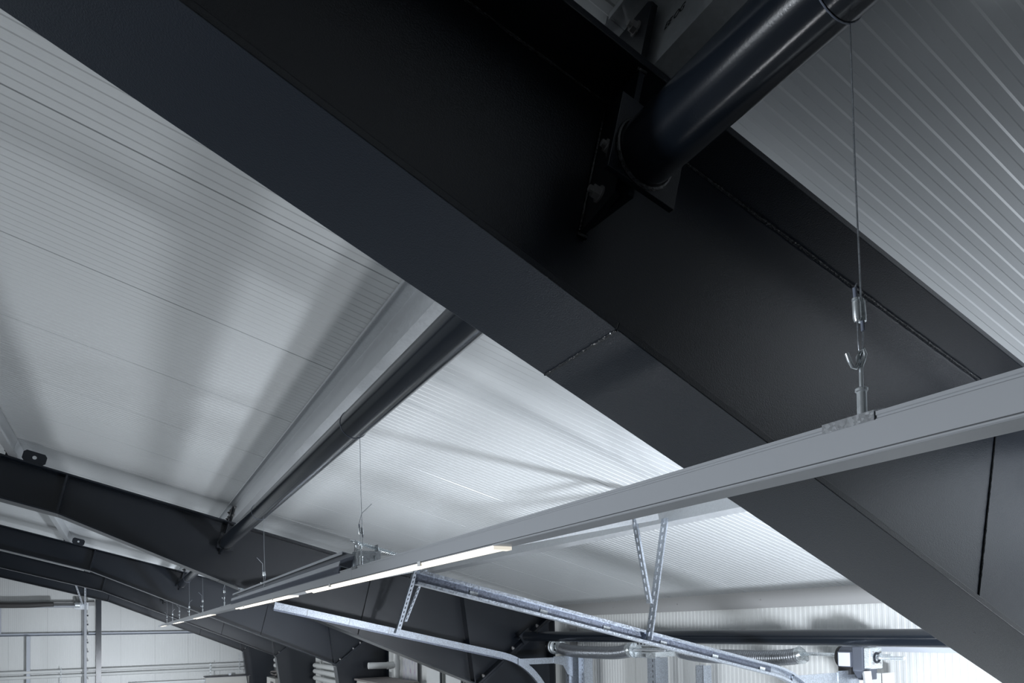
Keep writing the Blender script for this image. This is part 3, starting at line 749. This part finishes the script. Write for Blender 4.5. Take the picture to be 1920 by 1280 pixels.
# door jamb posts on the right wall
def cpost(name, x, y, w, d, z0, z1, lab, mat='galvspark', holes=True, group='door jamb posts'):
    T = thing(name, Vector((x, y, z0)), lab, 'post', group)
    t = 0.003
    part('face', MB().xb(x-d, x-d+t, y-w/2, y+w/2, z0, z1), mat, T)
    part('side', MB().xb(x-d, x, y-w/2, y-w/2+t, z0, z1), mat, T)
    part('side', MB().xb(x-d, x, y+w/2-t, y+w/2, z0, z1), mat, T)
    if holes:
        hm = MB().xb(-0.0006, 0, -0.004, 0.004, -0.012, 0.012).mesh('slot', 'ink')
        n = int(min(1.2, z1-z0)/0.05)
        for i in range(n): inst('slot', hm, T, (x-d-0.0002, y-w*0.22, z1-0.03-0.05*i))
    return T
cpost('jamb_post', 4.50, 6.52, 0.06, 0.20, -5.0, -0.31, 'galvanised door jamb post beneath the left spring, beside the curved track')
cpost('jamb_post', 4.50, 6.36, 0.10, 0.12, -5.0, -0.29, 'white-edged galvanised jamb post right of the corner bracket, under the sagging spring')
cpost('jamb_post', 4.50, 5.14, 0.11, 0.16, -5.0, -0.30, 'galvanised post under the stamped bracket between the two springs')
cpost('jamb_post', 4.55, 4.62, 0.09, 0.10, -5.0, -0.36, 'galvanised post under the left end of the second spring', holes=False)
cpost('jamb_post', 4.50, 2.93, 0.16, 0.14, -5.0, -0.34, 'white door jamb post below the motor gearbox', 'white', False)
cpost('corner_flashing', 4.62, 6.83, 0.16, 0.02, -0.45, 0.14, 'pale flashing strip on the right wall beside the second column head', 'trim', False, None)

# ------------------------------------------------------------------ end wall fittings
T = thing('gable_post', Vector((-0.785, 25.4, -5.0)), 'dark vertical gable post against the pale end wall', 'post')
part('web', MB().xb(-0.79, -0.78, 25.36, 25.60, -5.0, 1.09), 'dark', T)
part('flange', MB().xb(-0.855, -0.715, 25.345, 25.36, -5.0, 1.09), 'dark', T)
part('flange', MB().xb(-0.855, -0.715, 25.60, 25.615, -5.0, 1.09), 'dark', T)
T = thing('wall_rail', Vector((0, 25.6, 0.04)), 'horizontal blue-grey wall rail crossing the end wall at mid height', 'rail')
for a, b in ((-7.0, -0.86), (-0.71, 3.4)):
    part('channel', MB().prism([(a, 25.55, 0.0), (a, 25.68, 0.0), (a, 25.68, 0.085), (a, 25.55, 0.085), (a, 25.55, 0.08), (a, 25.675, 0.08), (a, 25.675, 0.005), (a, 25.55, 0.005)], (b-a, 0, 0)), 'bluepost', T)
def tpost(name, x0, x1, z0, z1, lab):
    T = thing(name, Vector(((x0+x1)/2, 25.5, z0)), lab, 'post', 'pale door posts on the end wall')
    part('face', MB().xb(x0, x1, 25.47, 25.475, z0, z1), 'bluepost', T)
    part('side', MB().xb(x0, x0+0.006, 25.475, 25.55, z0, z1), 'bluepost', T)
    part('side', MB().xb(x1-0.006, x1, 25.475, 25.55, z0, z1), 'bluepost', T)
tpost('door_post', -2.66, -2.57, -5.0, 0.0, 'pale blue-grey post standing below the wall rail at lower left')
tpost('door_post', -3.36, -3.29, 0.09, 0.86, 'short pale post at the far left edge between rail and shaft')
T = thing('end_door_track', Vector((-1.15, 25.3, -5.0)), 'vertical galvanised door track on the end wall left of the dark gable post', 'door track')
part('rail', MB().xb(-1.17, -1.10, 25.30, 25.34, -5.0, 1.0), 'galvgrey', T)
part('angle', MB().xb(-1.20, -1.195, 25.28, 25.42, -5.0, 0.95), 'galvgrey', T)
for i in range(9):
    part('bracket', MB().xb(-1.12, -1.06, 25.34, 25.44, -1.65+0.28*i, -1.60+0.28*i), 'dark', T)
part('arm', MB().xb(-1.24, -1.10, 24.90, 25.30, 0.93, 0.955), 'galvspark', T)
angle_hanger('hanger', T, Vector((-1.15, 24.90, 0.95)), Vector((-1.15, 24.90, 1.52)), AX*0.05, AY*0.05, 'galvgrey', step=0.09)
angle_hanger('hanger', T, Vector((-1.22, 24.90, 0.95)), Vector((-1.40, 24.90, 1.56)), AX*0.05, AY*0.05, 'galvgrey', step=0.09)
T = thing('end_door_shaft', Vector((-2.2, 25.3, 0.9)), 'horizontal galvanised door shaft across the end wall at upper left', 'shaft')
part('shaft', MB().tube([(-4.4, 25.35, 0.885), (-1.15, 25.35, 0.90)], 0.04, 14), 'galvgrey', T, True)
part('head_plate', MB().xb(-1.42, -1.05, 25.30, 25.42, 0.80, 1.02), 'galv', T)
part('drum', MB().tube([(-1.40, 25.3, 0.94), (-1.28, 25.3, 0.94)], 0.09, 16), 'castzinc', T, True)
part('header_board', MB().xb(-4.4, -0.9, 25.52, 25.66, 0.93, 1.04), 'trim', T)
single('end_door_spring', MB().tube([(-4.2, 25.28, 0.88), (-3.8, 25.28, 0.93), (-3.0, 25.28, 0.925), (-2.6, 25.28, 0.93), (-2.2, 25.28, 0.955), (-1.96, 25.28, 0.96)], 0.062, 14, True, [0.08, 0.085, 0.08, 0.08, 0.075, 0.07]),
       'dullgrey', (-3.0, 25.28, 0.9), 'dark sagging spring over the door shaft on the end wall', 'spring', smooth=True)
# paired pipes along the end wall
for z, lab in ((-1.07, 'upper of two light grey pipes running along the end wall'), (-1.225, 'lower of two light grey pipes running along the end wall')):
    T = thing('wall_pipe', Vector((-3.5, 25.5, z)), lab, 'pipe', 'paired pipes on the end wall')
    part('pipe', MB().tube([(-4.2, 25.5, z-0.03), (3.62, 25.5, z+0.01)], 0.05, 16), 'pipe', T, True)
for x, z0, lab in ((2.45, -1.60, 'zinc chain strap behind the paired pipes in the middle of the end wall'), (3.36, -1.35, 'zinc chain strap behind the paired pipes near the corner column'), (-1.78, -1.6, 'zinc strap holding the paired pipes left of the door track')):
    mb = MB()
    for i in range(12): mb.ring((x, 25.42, z0+0.055*i), AX if i % 2 else AY, 0.020, 0.006, 12, 6)
    single('pipe_strap', mb, 'zinc', (x, 25.42, z0), lab, 'strap', 'straps of the wall pipes', smooth=True)
T = thing('batten_light', Vector((1.0, 25.35, -1.6)), 'white batten light at the bottom of the end wall', 'light fixture')
part('body', MB().xb(0.0, 2.25, 25.30, 25.40, -1.60, -1.535), 'white', T, bevel=0.01)
part('end_cap', MB().xb(2.25, 2.27, 25.30, 25.40, -1.60, -1.535), 'label', T)
T = thing('wall_cupboard', Vector((2.9, 25.3, -5.0)), 'dark top of a wall cupboard in the lower corner of the end wall', 'cupboard')
part('body', MB().xb(2.28, 3.62, 25.05, 25.62, -5.0, -1.47), 'cabinet', T)
part('top', MB().xb(2.25, 3.66, 25.02, 25.64, -1.47, -1.44), 'shelf', T)
part('bracket', MB().xb(3.02, 3.10, 25.44, 25.50, -1.44, -1.38), 'zinc', T)

# ------------------------------------------------------------------ things along the right wall in the far bays
for z, lab in ((-0.905, 'uppermost of three grey pipes racked on the right wall between far columns'), (-1.06, 'middle of three grey pipes racked on the right wall between far columns'),
               (-1.24, 'lowest of three grey pipes racked on the right wall between far columns')):
    T = thing('racked_pipe', Vector((4.42, 16.0, z)), lab, 'pipe', 'grey pipes racked on the right wall')
    part('pipe', MB().tube([(4.40, 13.4, z+0.0), (4.40, 18.85, z)], 0.058, 18), 'pipe', T, True)
    part('end_cap', MB().tube([(4.40, 18.85, z), (4.40, 18.88, z)], 0.062, 18), 'pipe', T, True)
for z, lab in ((-0.92, 'upper round pipe end left of the fourth column'), (-1.10, 'lower round pipe end left of the fourth column')):
    single('pipe_bend', MB().tube([(4.30, 19.4, z), (4.30, 22.0, z), (4.30, 24.0, z)], 0.07, 16), 'pipe', (4.3, 20, z), lab, 'pipe', 'pipe ends by the fourth column', smooth=True)
T = thing('wall_heater', Vector((4.2, 23.2, -5.0)), 'cream wall unit topped with a tangle of cables, left of the fourth column', 'cabinet')
part('body', MB().xb(3.85, 4.45, 21.6, 23.0, -5.0, -1.40), 'cabinet', T, bevel=0.01)
part('front_grille', MB().xb(3.84, 3.85, 21.9, 22.3, -2.2, -1.50), 'dark', T)
part('side_recess', MB().xb(3.95, 4.05, 21.59, 21.6, -2.2, -1.50), 'dark', T)
for j in range(4):
    pts = []
    for i in range(90):
        t = i*0.33
        pts.append((4.15+0.22*math.sin(t*1.3+j*1.7)*math.cos(0.31*t+j), 22.3+0.55*math.sin(t*0.83+j*0.9), -1.375+0.035*j+0.045*abs(math.sin(1.9*t+j))))
    single('cable_coil', MB().tube(pts, 0.014, 6), 'black' if j % 2 == 0 else 'card', (4.15, 22.3, -1.37),
           ['black cable at the bottom of the tangle on the cream wall unit', 'brown cable in the tangle on the cream wall unit', 'black cable higher in the tangle on the cream wall unit', 'topmost brown cable of the tangle on the cream wall unit'][j], 'cable', 'tangled cables', smooth=True)
T = thing('vent_pipe', Vector((4.45, 12.6, -1.2)), 'grey vertical vent pipe with a short horizontal stub, beside the drawing sheet', 'pipe')
part('riser', MB().tube([(4.46, 12.62, -2.5), (4.46, 12.62, -0.05)], 0.062, 18), 'pipe', T, True)
part('stub', MB().tube([(4.42, 12.62, -0.665), (3.92, 12.62, -0.655)], 0.062, 20), 'pipe', T, True)
part('socket', MB().tube([(4.36, 12.62, -0.665), (4.28, 12.62, -0.662)], 0.070, 20), 'pipe', T, True)
part('collar', MB().tube([(4.46, 12.62, -0.76), (4.46, 12.62, -0.56)], 0.070, 18), 'pipe', T, True)
single('drawing_sheet', MB().xb(4.545, 4.552, 11.75, 12.50, -1.05, -0.18), 'poster', (4.55, 12.1, -1.05), 'white sheet with faint pink and blue drawing on the right wall', 'poster')
T = thing('tall_cabinet', Vector((4.2, 11.9, -5.0)), 'tall cream cabinet with grey-brown flat top below the drawing sheet', 'cabinet')
part('body', MB().xb(3.78, 4.38, 11.3, 12.90, -5.0, -0.93), 'cabinet', T)
part('top', MB().xb(3.74, 4.385, 11.25, 12.94, -0.93, -0.895), 'card', T)
for i in range(3): part('door', MB().xb(3.772, 3.778, 11.32+0.53*i, 11.83+0.53*i, -4.9, -0.97), 'cabinet', T)
for y0_, y1_, zt, lab in ((10.35, 10.95, -0.45, 'white upright board right of the flat-topped cabinet, behind the second rafter'), (9.55, 10.15, -0.45, 'second white upright board, partly hidden by the second rafter knee')):
    T = thing('white_board', Vector((4.4, (y0_+y1_)/2, -5.0)), lab, 'board', 'white boards by the right wall')
    part('panel', MB().xb(4.40, 4.43, y0_, y1_, -5.0, zt), 'white', T)
    part('edge_strip', MB().xb(4.385, 4.40, y0_-0.05, y0_, -5.0, zt), 'dark', T)
